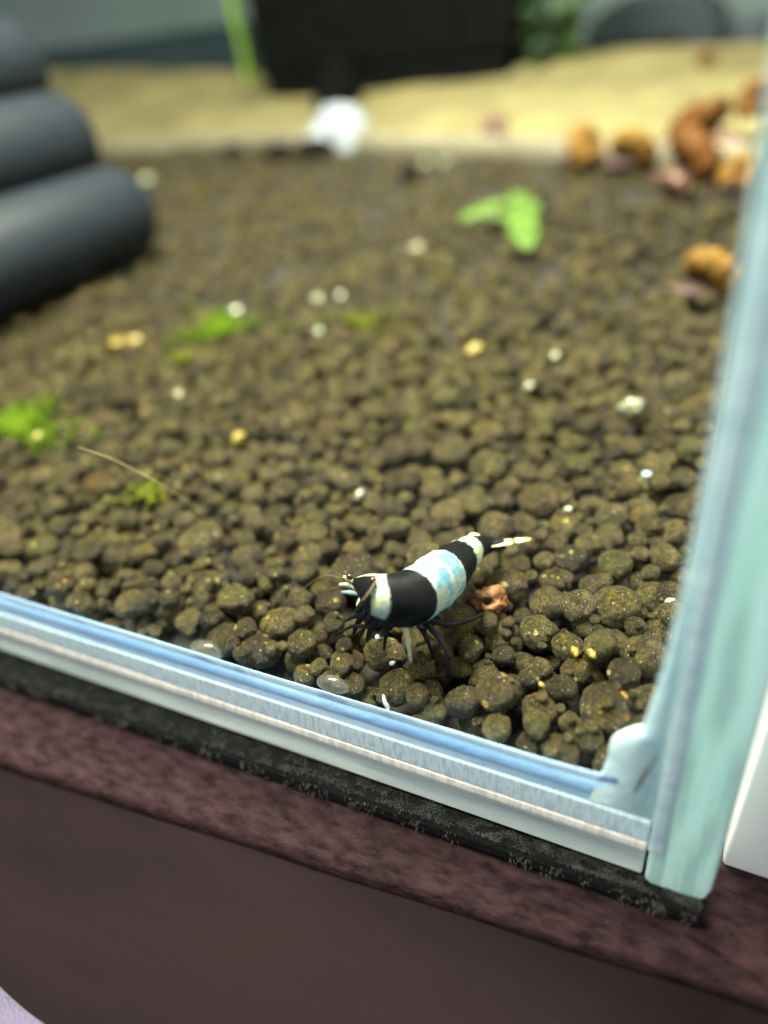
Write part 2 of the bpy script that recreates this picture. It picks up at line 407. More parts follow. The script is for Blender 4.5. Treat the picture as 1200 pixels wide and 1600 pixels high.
# right pane: clear faces, pale green polished end
b = MB()
prof = [(.05, .3), (.6, -.35), (4.9, -.6), (5.7, .4), (6.0, 2.0), (6.0, 210), (.05, 210)]
vs = [(x, y, z) for y in (.1, 452) for x, z in prof]; n = len(prof)
b.add(vs, [(i, (i + 1) % n, n + (i + 1) % n, n + i) for i in range(n)] + [tuple(range(n, 2 * n))]); tpart(b, 'right_pane', M_clear, smooth=False)
b = MB(); b.prism([(.05, .3), (.6, -.35), (4.9, -.6), (5.7, .4), (6.0, 2.0), (6.0, 210), (.05, 210)], -.3, 1.2, 'y'); tpart(b, 'polished_edge', M_mint, smooth=False, bevel=.3)
b = MB(); vs = []
for k, z in enumerate(np.linspace(5.5, 208, 90)):
    wv = 1.5 + .25 * noise.noise(Vector((0, 3, z * .12))) + .1 * noise.noise(Vector((0, 9, z * .6)))
    for q in np.linspace(0, math.pi, 7): vs.append((-.15 + wv * (1 - math.cos(q)) * .5, -.28 - .16 * math.sin(q), z))
b.add(vs, [(i * 7 + j, i * 7 + j + 1, (i + 1) * 7 + j + 1, (i + 1) * 7 + j) for i in range(89) for j in range(6)]); tpart(b, 'joint_smear', M_corner)
# silicone along the front, flat against the pane, slightly uneven upper lip
b = MB(); vs = []; xs = np.linspace(XL, -3.6, 900)
for x in xs:
    zt = 14.25 + .16 * noise.noise(Vector((x * .06, 0, 0))) + .07 * noise.noise(Vector((x * .5, 4, 0))) + 1.3 * math.exp(min(0, (x + 1)) / 3.0)
    pr = [(.22, 9.6), (.16, 11.2), (.14, zt - 1.32), (.24, zt - 1.25), (.24, zt - 1.2), (.13, zt - 1.13), (.13, zt - .05), (.16, zt), (.42, zt - 1.6), (.9, 11.5), (.9, 9.6)]
    vs += [(x, y, z) for y, z in pr]
n = len(pr)
b.add(vs, [(i * n + j, i * n + (j + 1) % n, (i + 1) * n + (j + 1) % n, (i + 1) * n + j) for i in range(899) for j in range(n)] + [tuple(range(n))[::-1], tuple(range(899 * n, 900 * n))])
tpart(b, 'front_silicone', M_sil)
# silicone up the corner: narrow above, flaring into a lobed foot
zz = [7, 10, 13, 15, 17, 18.4, 19.6, 20.4, 21.0, 21.4, 21.8, 24, 26.2, 30.5, 36.6, 44, 53, 61, 70, 120, 208]
ww = [6.5, 6.0, 5.4, 5.0, 4.72, 4.7, 4.5, 4.15, 3.6, 2.8, 2.25, 2.0, 1.72, 1.33, 1.0, .8, .72, .75, .8, .8, .8]
b = MB(); vs = []; zs = np.concatenate([np.linspace(9.7, 30, 120), np.linspace(30.4, 208, 260)])
for z in zs:
    w_ = float(np.interp(z, zz, ww)) + .06 * noise.noise(Vector((1, 0, z * .9))) + .05 * noise.noise(Vector((5, 0, z * .25)))
    pr = [(-.02, .12), (-w_ * .5, .13), (-w_, .15), (-w_ - .05, .5), (-w_ * .8, 1.3), (-w_ * .35, 2.4), (-.02, 3.4)]
    vs += [(x, y, z) for x, y in pr]
k = len(zs)
b.add(vs, [(i * 7 + j, i * 7 + (j + 1) % 7, (i + 1) * 7 + (j + 1) % 7, (i + 1) * 7 + j) for i in range(k - 1) for j in range(7)] + [tuple(range(7)), tuple(range((k - 1) * 7, k * 7))[::-1]])
tpart(b, 'corner_silicone', M_corner)
# dirt line in the corner seam
M_dirt = simple('seam_dirt', (.12, .10, .05), .8)
b = MB(); p_ = [on_y(x, y, -.05) for x, y in ((1030, 1172), (1022, 1188), (1008, 1208), (1000, 1222), (990, 1236))]
b.tube(spline([q_ + np.array((0, -.32, 0)) for q_ in p_], 16), [.03, .05, .05, .07, .05, .06, .1, .12, .1, .14, .16, .14, .1, .1, .06, .03], 6); tpart(b, 'dirt_line', M_dirt)
wb = sheet('water', np.linspace(XL + .5, -.5, 30), np.linspace(2.5, 448, 20), lambda X, Y: 196 + .15 * np.sin(X * .1) * np.cos(Y * .12), M_water); tag(wb, kind='structure')

# ------------------------------------------------------------------ mat, table
def mat_mat():
    mt, nt, p = mat('black_felt'); v = coords(nt)
    n = nd(nt, 'ShaderNodeTexNoise', {'Vector': v, 'Scale': 1.3, 'Detail': 6.0, 'Roughness': .75}).outputs[0]
    nt.links.new(ramp(nt, n, [(.35, (.004, .0045, .005)), (.7, (.012, .0135, .0135))]), p.inputs['Base Color']); p.inputs['Roughness'].default_value = .95
    p.inputs['Specular IOR Level'].default_value = .1
    bump(nt, p, n, .6); return mt
M_felt = mat_mat(); M_fuzz = simple('felt_fibre', (.050, .057, .054), .8, .5, .5, Specular_IOR_Level=.15)
mr = thing('mat', (-300, 200, -3), 'black fuzzy mat with frayed edge under the glass aquarium', 'mat')
def mat_y(x): return -1.9 + .024 * x if x > -120 else -4.78
b = MB(); vs = []; xs = np.linspace(XL - 5, 5.3, 200)
for x in xs:
    e_ = mat_y(x) + .12 * noise.noise(Vector((x * .3, 0, 0)))
    vs += [(x, e_ + .2, -2.7), (x, e_, -1.8), (x, e_ + .1, -.7), (x, e_ + .5, -.12), (x, .2, -.02), (x, 460, -.02), (x, 460, -2.7)]
b.add(vs, [(i * 7 + j, i * 7 + (j + 1) % 7, (i + 1) * 7 + (j + 1) % 7, (i + 1) * 7 + j) for i in range(199) for j in range(7)] + [tuple(range(7))[::-1], tuple(range(199 * 7, 200 * 7))])
b.v = [(x + 300, y - 200, z + 3) for x, y, z in b.v]; b.build('mat_sheet', M_felt, mr, smooth=False)
b = MB(); rr = random.Random(3)
for _ in range(26000):
    x = 5.2 - 125 * rr.random() ** 1.25; q = rr.random()
    if rr.random() < .94: p0 = Vector((x, mat_y(x) + .55 + q * (-.3 - mat_y(x)), -.12)); d = Vector((rr.gauss(.35, .4), rr.gauss(-.45, .35), rr.gauss(.6, .3)))
    else: p0 = Vector((x, mat_y(x) + .1, -.3 - 2.0 * q)); d = Vector((rr.gauss(.3, .45), rr.gauss(-.6, .25), rr.gauss(-.55, .5)))
    if noise.noise(Vector((x * .45, p0.y * 1.2, 7))) < -.02 + .3 * rr.random() - .15: continue
    clump = .5 + .9 * noise.noise(Vector((x * .5, p0.y * .8, 0))); L = rr.uniform(.25, .8) * max(.3, clump + .4)
    s_ = d.cross(Vector((0, 0, 1)));
    if s_.length < .01: continue
    s_ = s_.normalized() * .035; d = d.normalized() * L; md = p0 + d * .55 + Vector((0, 0, .1 * L))
    b.add([p0 - s_, p0 + s_, md + s_ * .7, md - s_ * .7, p0 + d], [(0, 1, 2, 3), (3, 2, 4)])
b.v = [(x + 300, y - 200, z + 3) for x, y, z in b.v]
fz = b.build('mat_fibres', M_fuzz, mr); fz['kind'] = 'stuff'
def wood(name, c0, c1, c2, scale, stretch, bm_):
    mt, nt, p = mat(name); v = coords(nt, 1.0, stretch)
    n = nd(nt, 'ShaderNodeTexNoise', {'Vector': v, 'Scale': scale, 'Detail': 8.0, 'Roughness': .65, 'Distortion': .25}).outputs[0]
    nb = nd(nt, 'ShaderNodeTexNoise', {'Vector': coords(nt), 'Scale': 4.0, 'Detail': 3.0}).outputs[0]
    c = ramp(nt, n, [(.34, c0), (.52, c1), (.72, c2)]); c = mix(nt, .5, c, ramp(nt, nb, [(.3, (.75, .75, .75)), (.7, (1.25, 1.25, 1.25))]), 'MULTIPLY')
    nt.links.new(c, p.inputs['Base Color']); p.inputs['Roughness'].default_value = .7; p.inputs['Specular IOR Level'].default_value = .03
    bump(nt, p, n, bm_); return mt
M_board = wood('rough_board', (.006, .0033, .0038), (.018, .0098, .0115), (.032, .0175, .0205), .8, (.45, 1.1, 1), .25)
M_top = wood('table_top', (.0042, .0024, .0032), (.0058, .0033, .0045), (.0090, .0048, .0058), .03, (.3, 1.6, 1), .05)
tb = thing('table', (-200, 0, -8), 'dark reddish brown wooden table with a rough stained board edge under the mat', 'table')
def rel(b, o): b.v = [(x - o[0], y - o[1], z - o[2]) for x, y, z in b.v]; return b
b = MB(); vs = []; xs = np.linspace(-640, 90, 160)
for x in xs:
    y0 = -7.0 + .083 * x + .25 * noise.noise(Vector((x * .08, 0, 0)))
    vs += [(x, 520, -2.75), (x, y0 + 1.4, -2.75), (x, y0 + .5, -2.95), (x, y0 + .05, -3.5), (x, y0 - .15, -4.2), (x, y0 - .2, -5.2), (x, 520, -5.2)]
b.add(vs, [(i * 7 + j, i * 7 + (j + 1) % 7, (i + 1) * 7 + (j + 1) % 7, (i + 1) * 7 + j) for i in range(159) for j in range(7)] + [tuple(range(7))[::-1], tuple(range(159 * 7, 160 * 7))])
rel(b, (-200, 0, -8)).build('board', M_board, tb)
b = MB(); b.box((-700, -170, -30), (400, 520, -4.4)); rel(b, (-200, 0, -8)).build('table_top', M_top, tb, smooth=False, bevel=2)

# ------------------------------------------------------------------ the shrimp
M_shrimp, nt, p = mat('shrimp_shell')
ca = nd(nt, 'ShaderNodeAttribute', attribute_name='tint'); v = coords(nt)
nv = nd(nt, 'ShaderNodeTexNoise', {'Vector': v, 'Scale': 2.2, 'Detail': 5.0}).outputs[0]
nt.links.new(mix(nt, .5, ca.outputs[0], ramp(nt, nv, [(.3, (.7, .7, .7)), (.7, (1.25, 1.25, 1.25))]), 'MULTIPLY'), p.inputs['Base Color'])
p.inputs['Roughness'].default_value = .5; p.inputs['Specular IOR Level'].default_value = .07; bump(nt, p, nv, .06, .5)
M_eye = simple('shrimp_eye', (.045, .008, .006), .12, .2)
def pz(a): return on_z(*a)
CTRL = [((553, 909, 24.6), .45), ((573, 917, 24.4), 1.55), ((598, 931, 24.0), 2.6), ((622, 936, 23.4), 2.95), ((643, 933, 23.0), 3.1), ((664, 921, 22.8), 3.15),
        ((684, 906, 22.4), 3.15), ((702, 890, 21.8), 2.8), ((718, 875, 21.2), 2.35), ((734, 862, 20.5), 1.9), ((748, 855, 20.0), 1.5), ((763, 851, 19.6), 1.15), ((776, 848, 19.3), .6)]
cpts = np.array([np.append(pz(c), r_) for c, r_ in CTRL])
NR, NA = 300, 88
cl = spline(cpts, NR); prm = np.linspace(0, len(CTRL) - 1, NR)
BLACK = np.array([.0035, .004, .0045]); WHITE = np.array([.25, .31, .26]); BLUE = np.array([.07, .20, .29]); YEL = np.array([.48, .45, .17])
def sm(a, lo, hi): 
    t = min(1, max(0, (a - lo) / (hi - lo))); return t * t * (3 - 2 * t)
sb = MB(); vs = []; cols = []
base_c = Vector(cl[150, :3])
for i in range(NR):
    P = Vector(cl[i, :3]); t = (Vector(cl[min(i + 2, NR - 1), :3]) - Vector(cl[max(i - 2, 0), :3])).normalized()
    side = t.cross(Vector((0, 0, 1))).normalized(); up = side.cross(t).normalized(); r_ = max(.06, cl[i, 3]); s_ = prm[i]
    if s_ > 4.9:
        ph = (s_ - 4.9) / .82; fr = ph - math.floor(ph); r_ *= 1 + (.085 * fr - .05) * (1 if s_ < 10 else 0)
    for j in range(NA):
        q = 2 * math.pi * j / NA; cu, su = math.cos(q), math.sin(q)
        rs = r_ * (.93 if s_ < 4.6 else .9); ru = r_ * (1.0 if cu > 0 else (.98 if s_ > 4.6 else 1.05 + .05 * math.sin(s_)))
        # flat belly, pleura hanging a little at the sides
        if cu < -.75 and 4.9 < s_ < 9.6: cu = -.75 + (cu + .75) * .1
        nz = noise.noise(Vector((s_ * 2.2, cu * 1.6, su * 1.6))); nf = noise.noise(Vector((s_ * 11, cu * 7, su * 7))); ns = noise.noise(Vector((s_ * 1.5, cu * 13, su * 13)))
        k_ = 1 + .012 * nf
        vs.append(P + side * (su * rs * k_) + up * (cu * ru * k_))
        qq = q if q <= math.pi else q - 2 * math.pi; a = abs(qq); ah = abs(qq + .62)         # 0 back, pi belly
        e = s_ + .05 * nz + .06 * nf
        cv = math.cos(qq - .75); e1 = e - .46 * math.cos(qq - 1.45)
        wh = sm(e1, 1.44, 1.50) * (1 - sm(e1, 1.90, 1.96)) * (1 - sm(a, 1.75, 1.95))
        wh = max(wh, sm(e, .10, .2) * (1 - sm(e, 1.75, 1.9)) * (1 - sm(ah + .15 * nz, .40, .50)))
        main = sm(e - .58 * math.cos(qq - .9) + .07 * ns, 3.98, 4.04) * (1 - sm(e - .24 * cv + .18 * ns, 6.30, 6.38)) * (1 - sm(a, 2.35, 2.5))
        tail = sm(e - .1 * cv + .3 * ns, 7.95, 8.05) * (1 - sm(e - .1 * cv + .1 * nf, 9.1, 9.2)) * (1 - sm(a, 2.3, 2.4))
        wh = max(wh, main, tail)
        bl = sm(noise.noise(Vector((s_ * 3.1 + 4, cu * 2.2, su * 2.2))) + .6 * noise.noise(Vector((s_ * 2.4, cu * 9, su * 9))) + .25 * main * sm(e, 5.5, 6.2), -.08, .34) * (.9 if main > .2 else .25)
        c = WHITE * (1 - bl) + BLUE * bl
        ye = sm(nz + .4 * nf, .1, .5) * (.75 if tail > .2 else .35 if s_ < 3 else .12) + (.45 if s_ < 1.7 else 0)
        c = c * (1 - min(1, ye)) + YEL * min(1, ye)
        c = c * wh + BLACK * (1 - wh)
        cols.append((*c, 1))
sb.add(vs, [(i * NA + j, i * NA + (j + 1) % NA, (i + 1) * NA + (j + 1) % NA, (i + 1) * NA + j) for i in range(NR - 1) for j in range(NA)] + [tuple(range(NA))[::-1], tuple(range((NR - 1) * NA, NR * NA))], 0, cols)
K4 = (.007, .0075, .008, 1); PALE = (.42, .38, .25, 1); W4 = (.55, .56, .44, 1); Y4 = (.58, .47, .18, 1)
def limb(pts, r0, r1, col=K4, n=14, joints=True):
    q = [on_soil(*a[:2], .8) if len(a) == 2 else pz(a) for a in pts]
    s_ = spline(q, n); rad = np.linspace(r0, r1, n)
    if joints and len(q) > 2:
        for k in range(1, len(q) - 1): rad[int(round(k * (n - 1) / (len(q) - 1)))] *= 1.25
    sb.tube(s_, rad.tolist(), 8, 0, col)
limb([(668, 965, 20.4), (700, 976, 19.6), (735, 968, 18.2), (765, 955)], .42, .16)
limb([(660, 970, 20.4), (688, 998, 19.6), (699, 1026, 18.0), (700, 1058)], .40, .12)
limb([(648, 968, 20.2), (668, 1000, 19.0), (676, 1030)], .36, .12)
limb([(628, 958, 21.2), (634, 985, 20.2), (637, 1002, 19.2), (643, 1037)], .46, .17, [PALE] * 7 + [(.42, .30, .14, 1)] + [PALE] * 6)
limb([(612, 958, 21.4), (604, 988, 20.0), (600, 1016)], .38, .12)
limb([(606, 956, 21.6), (578, 978, 20.4), (552, 978, 19.0), (524, 992)], .36, .12)
limb([(592, 952, 22.0), (575, 972, 20.6), (560, 1000)], .34, .12)
limb([(585, 950, 22.2), (556, 962, 20.6), (536, 972)], .4, .12)
limb([(604, 956, 21.6), (584, 972, 20.8), (574, 1000)], .7, .2)  # thick black limbs added to stand in for the shadow under the head
limb([(594, 950, 22.0), (568, 960, 21.4), (552, 990)], .7, .18)
limb([(612, 962, 21.2), (606, 980, 19.8), (592, 992)], .7, .2)
for a in ((588, 944, 22.6), (578, 938, 22.9), (598, 950, 22.2), (572, 930, 23.4)): limb([a, (a[0] - 8, a[1] + 18, a[2] - .8), (a[0] - 16, a[1] + 26, a[2] - 1.6)], .62, .2, K4, 8)
for a in ((655, 968, 20.6), (668, 962, 20.4), (682, 954, 20.2), (697, 942, 20.0), (710, 928, 19.8)): limb([a, (a[0] + 4, a[1] + 10, a[2] - .6), (a[0] + 10, a[1] + 15, a[2] - 1.2)], .55, .18, (.05, .04, .03, 1), 7)
# antennae, scales and the little front feelers
limb([(560, 913, 24.6), (548, 907, 24.8), (537, 901, 24.8)], .30, .2, (.17, .17, .11, 1), 8)
limb([(560, 920, 24.2), (547, 914, 24.2), (530, 914, 24.2)], .40, .2, (.24, .25, .17, 1), 8)
limb([(566, 928, 23.8), (550, 926, 23.6), (534, 925, 23.4)], .32, .2, (.16, .22, .22, 1), 8)
limb([(587, 910, 26.6), (578, 925, 26.2), (566, 940, 25.4)], .2, .16, (.07, .055, .035, 1), 8)
limb([(566, 936, 23.2), (562, 946, 22.6), (566, 953, 22.2)], .4, .25, (.40, .46, .36, 1), 7)
limb([(545, 906, 24.8), (505, 900, 24.0), (470, 925, 21.0), (452, 958, 19)], .06, .02, (.08, .065, .035, 1), 18, False)
limb([(545, 912, 24.4), (510, 925, 22.6), (492, 955, 19.5)], .06, .02, (.08, .065, .035, 1), 16, False)
def blade(pts, wid, c):
    s_ = spline([pz(a) for a in pts], len(c)); n = len(c)
    rad = [wid * (math.sin(math.pi * (k + .6) / (n + .4)) ** .7) for k in range(n)]
    sb.tube(s_, rad, 10, 0, c, squash=.28)
blade([(752, 855, 20.2), (775, 850, 20.0), (800, 846, 19.9), (829, 842, 19.8)], .62, [K4] * 3 + [Y4, W4, W4, W4, Y4, Y4, K4, W4, Y4, Y4, Y4])
blade([(752, 857, 19.8), (772, 856, 19.4), (796, 851, 19.2)], .8, [K4] * 8 + [W4] * 2)
blade([(752, 852, 20.2), (770, 846, 20.2), (790, 845, 20.0)], .7, [K4] * 9 + [Y4])
blade([(752, 852, 20.6), (745, 843, 20.8), (734, 835, 21.0)], .85, [K4, K4, W4, W4, W4, W4, Y4, Y4])
blade([(750, 855, 20.0), (738, 846, 19.8), (722, 842, 19.6)], .55, [K4, K4, K4, K4, W4, W4, W4])
shr_loc = cl[150, :3].copy(); shr_loc[2] = 16
shr = thing('shrimp', shr_loc, 'small shrimp with black and bluish white bands standing on the soil near the front glass', 'shrimp')
rel(sb, shr_loc).build('body', M_shrimp, shr)
v_, f_ = ico(3)
for a in ((583, 906, 26.4), (546, 901, 25.2)):
    b = MB(); b.add(v_ * (.36, .36, .34) + (np.array(pz(a)) - shr_loc), f_.tolist()); b.build('eye', M_eye, shr)

# ------------------------------------------------------------------ dark tubes
M_tube, nt, p = mat('dark_tube')
n = nd(nt, 'ShaderNodeTexNoise', {'Vector': coords(nt), 'Scale': .25, 'Detail': 5.0}).outputs[0]
nt.links.new(ramp(nt, n, [(.3, (.0085, .0125, .0175)), (.7, (.012, .017, .0225))]), p.inputs['Base Color']); p.inputs['Roughness'].default_value = .5; p.inputs['Specular IOR Level'].default_value = .2
TR = 14.2
def tube_obj(x, z, y1, y0):
    b = MB(); n = 56; prof = []
    for (rr_, yy) in [(TR - 4, y0), (TR - 3.2, y0 - .8), (TR - 1.6, y0 - .8), (TR - .5, y0), (TR, y0 + 1.2), (TR, y1 - 5.5), (TR - .7, y1 - 3), (TR - 1.9, y1 - 1.2), (TR - 3.3, y1 - .3), (TR - 4.2, y1 - .9), (TR - 4.4, y1 - 3), (TR - 4, y0 + 3)]:
        prof.append((rr_, yy))
    vs = [(rr_ * math.cos(2 * math.pi * j / n), yy, rr_ * math.sin(2 * math.pi * j / n)) for rr_, yy in prof for j in range(n)]
    k = len(prof)
    b.add(vs, [(i * n + j, i * n + (j + 1) % n, ((i + 1) % k) * n + (j + 1) % n, ((i + 1) % k) * n + j) for i in range(k) for j in range(n)])
    b.v = [(a + x - TBX, c - 100, e + z - 16) for a, c, e in b.v]
    return b.build('tube', M_tube, tubes)
TBX = -215
tubes = thing('tube_shelter', (TBX, 100, 16), 'stack of smooth dark grey tubes lying on the soil at the left', 'tubes')
tube_obj(-186, 30.3, 145, 45)
tube_obj(-205, 51.4, 149, 46); tube_obj(-243, 51.4, 150, 48)
tube_obj(-224, 30.3, 145, 50); tube_obj(-262, 30.3, 147, 50)
tube_obj(-224, 72.5, 156, 48)

# ------------------------------------------------------------------ filter, plants
M_blk = simple('filter_black', (.004, .0045, .0045), .9, .3, .1, .2, Specular_IOR_Level=.02)
fx0, fx1 = float(on_y(393, 60, 400)[0]), float(on_y(800, 60, 400)[0])
fz = float(on_y(600, 114, 400)[2])
fl = thing('tank_filter', ((fx0 + fx1) / 2, 420, fz), 'big black box filter standing at the back of the tank', 'filter')
o_ = ((fx0 + fx1) / 2, 420, fz)
b = MB(); b.box((fx0, 400, fz + 3), (fx1, 442, 178)); rel(b, o_).build('housing', M_blk, fl, smooth=False, bevel=4)
b = MB(); b.box((fx0 - 2, 398, 178.5), (fx1 + 2, 444, 190)); rel(b, o_).build('lid', M_blk, fl, smooth=False, bevel=3)
for k in range(9):
    x = fx0 + 16 + k * (fx1 - fx0 - 32) / 8; b = MB(); b.box((x - 2.5, 397.5, fz + 10), (x + 2.5, 399.9, 170)); rel(b, o_).build('rib', M_blk, fl, smooth=False, bevel=1)
p_ = on_y(530, 150, 385)
b = MB(); b.tube([(p_[0], 385, p_[2] - 6), (p_[0], 385, p_[2] + 2), (p_[0], 388, p_[2] + 12), (p_[0], 396, p_[2] + 20)], [16, 14, 9, 7], 20); rel(b, o_).build('foot', M_blk, fl)
b = MB(); b.box((fx0 + 3, 402, fz - 8), (fx1 - 3, 440, fz + 2.9)); rel(b, o_).build('plinth', M_blk, fl, smooth=False, bevel=2)

M_leafd = simple('dark_leaf', (.03, .075, .018), .5, .5, .08); M_leafb = simple('bright_leaf', (.038, .085, .001), .7, .8, .3, Subsurface_Weight=.2, Subsurface_Scale=.002)
M_stem = simple('green_stem', (.10, .19, .015), .45, .25, .1)
def leaf(b, root, d, L, W, up=(0, 0, 1), curl=.3, n=7):
    d = Vector(d).normalized(); u = Vector(up); s_ = d.cross(u)
    if s_.length < .1: s_ = d.cross(Vector((1, 0, 0)))
    s_.normalize(); nrm = s_.cross(d).normalized(); r_ = Vector(map(float, root)); vs = []
    for k in range(n):
        t = k / (n - 1); wd = W * (math.sin(math.pi * min(.98, .08 + .9 * t)) ** .8) * .5
        c = r_ + d * (L * t) - Vector((0, 0, 1)) * (curl * L * t * t)
        for q, hgt in ((-1, .18), (0, 0), (1, .18)): vs.append(c + s_ * (q * wd) + nrm * (hgt * wd))
    m_ = len(vs); vs += [v - nrm * (.06 * W) for v in vs]; fs = []
    for k in range(n - 1):
        for j in range(2):
            a = k * 3 + j; fs += [(a, a + 1, a + 4, a + 3), (m_ + a, m_ + a + 3, m_ + a + 4, m_ + a + 1)]
        for j in (0, 2): a = k * 3 + j; fs.append((a, a + 3, m_ + a + 3, m_ + a))
    b.add(vs, fs)
def plant(name, px0, px1, py, Y, H, label, nl, mt, L, seed):
    rr = random.Random(seed); A = on_y(px0, py, Y); Bp = on_y(px1, py, Y); z0 = float(sand_h(np.array((A[0] + Bp[0]) / 2), np.array(float(Y))))
    o = thing(name, ((A[0] + Bp[0]) / 2, Y, z0), label, 'plant'); half = abs(Bp[0] - A[0]) / 2
    for k in range(4):
        b = MB(); x = (-.7 + .47 * k) * half; b.tube(spline([(x * .6, 0, -3), (x, rr.uniform(-4, 4), H * .5), (x * 1.1, rr.uniform(-8, 8), H)], 10), [1.6] * 10, 8); b.build('stem', M_stem, o)
    for k in range(nl):
        b = MB(); a = rr.uniform(0, 6.28); x = rr.uniform(-.75, .75) * half
        leaf(b, (x, rr.uniform(-8, 8), rr.uniform(4, H)), (math.cos(a), math.sin(a) * .8, rr.uniform(.1, .9)), L * rr.uniform(.7, 1.2), L * .42); b.build('leaf', mt, o)
    return o
plant('leafy_plant', 800, 925, 60, 425, 95, 'dark green leafy plant beside the right end of the black filter', 130, M_leafd, 24, 5)
A = on_y(384, 104, 385); B_ = on_y(372, -60, 385)
o = thing('plant_stem', A, 'single bright green stem rising at the left edge of the black filter', 'plant')
b = MB(); b.tube(spline([(0, 0, -12), (.4, 0, 10), (-1, 0, 40), (B_[0] - A[0], 0, B_[2] - A[2])], 20), np.linspace(3.6, 4.4, 20).tolist(), 12, squash=.5); b.build('stem', M_stem, o)
# bright leaf scrap lying on the soil
q = on_soil(790, 352, 1.0); o = thing('green_leaf', q, 'bright green curled leaf scrap lying on the soil towards the back', 'leaf')
def ribbon(pts, wid, th=.5, up=(0, 0, 1)):
    b = MB(); b.tube(spline(pts, 22), [.9 * w_ for w_ in wid], 12, squash=th, upv=up); return b
pA = [on_z(x, y, q[2] + dz) - q for x, y, dz in ((718, 347, .4), (745, 332, 2.0), (785, 316, 3.4), (826, 309, 3.2))]
pB = [on_z(x, y, q[2] + dz) - q for x, y, dz in ((806, 300, 3.8), (820, 322, 2.6), (818, 352, 1.4), (826, 390, .2))]
def rough_w(base, n, sd): return [base * math.sin(math.pi * (k + .7) / (n + .4)) ** .55 * (1 + .75 * noise.noise(Vector((k * .6, sd, 0)))) for k in range(n)]
ribbon(pA, rough_w(4.7, 22, 1.0), .2).build('blade', M_leafb, o)
pC = [on_z(x, y, q[2] + dz) - q for x, y, dz in ((752, 330, 3.2), (770, 338, 2.2), (792, 340, 1.2), (806, 352, .4))]
ribbon(pC, rough_w(3.2, 22, 9.0), .3).build('blade', M_leafb, o)
ribbon(pB, rough_w(4.9, 22, 5.0), .2).build('blade', M_leafb, o)

# ------------------------------------------------------------------ moss, flecks, debris on the soil
M_moss = simple('moss', (.048, .085, .003), .8, .45, .6, Specular_IOR_Level=.05); M_mossy = simple('yellow_moss', (.055, .065, .006), .8, .4, .6, Specular_IOR_Level=.05)
def moss(px, py, wpx, n, label, mt, seed):
    rr = random.Random(seed); q = on_soil(px, py, .9); sc = depth(q) / FPX * wpx * .5
    b = MB()
    for _ in range(n):
        a = rr.uniform(0, 6.28); d = sc * abs(rr.gauss(0, .75)) * (1 + .6 * math.sin(a * 3 + seed)); x, y = d * math.cos(a), d * math.sin(a) * .8
        z = float(soil_h(q[0] + x, q[1] + y) - soil_h(q[0], q[1])); dx, dy = rr.gauss(0, 1.2), rr.gauss(0, 1.2); hh = rr.uniform(.2, 1.3)
        b.tube([(x, y, z - .6), (x + dx * .5, y + dy * .5, z + hh), (x + dx, y + dy, z + hh * .8)], [.34, .3, .08], 5)
    tag(b.build('moss_tuft', mt, None, loc=q), label, 'moss', 'moss tufts on the soil')
moss(345, 512, 95, 300, 'green moss tuft behind the yellow fleck, left of centre', M_moss, 1)
moss(28, 662, 120, 420, 'wide bright moss tuft at the left edge of the picture', M_moss, 2)
moss(228, 772, 60, 80, 'thin dull moss tuft below the fine pale hair', M_mossy, 3)
moss(565, 505, 80, 90, 'sparse yellowish moss tuft in the middle of the soil', M_mossy, 4)
moss(285, 560, 60, 60, 'small dull moss tuft just below the larger green one', M_mossy, 6)

M_fleck = simple('pale_fleck', (.23, .25, .17), .12, .12, .4, Specular_IOR_Level=.8); M_yel = simple('yellow_fleck', (.18, .135, .012), .35, .3, .4)
M_blu = simple('bluish_fleck', (.30, .40, .46), .1, .2, .4, Specular_IOR_Level=.8); M_tan = simple('tan_fleck', (.13, .11, .06), .4, .3, .4)
def fleck(px, py, w, asp, ang, mt, label, seed, name='pale_fleck', cat='fleck', group='pale flecks on the soil'):
    q = on_soil(px, py, 1.25); s_ = depth(q) / FPX * w * .43; vv, ff = ico(3); o_ = []
    for p3 in vv:
        d = 1 + .5 * noise.noise(Vector(p3) * 1.5 + Vector((seed * 3.7, 0, 0))); o_.append((p3[0] * d, p3[1] * d * asp, p3[2] * d * .6))
    b = MB(); b.add(np.array(o_) * s_, ff.tolist()); o = b.build(name, mt, None, loc=q)
    o.rotation_euler = (0, R(-12), ang); return tag(o, label, cat, group)
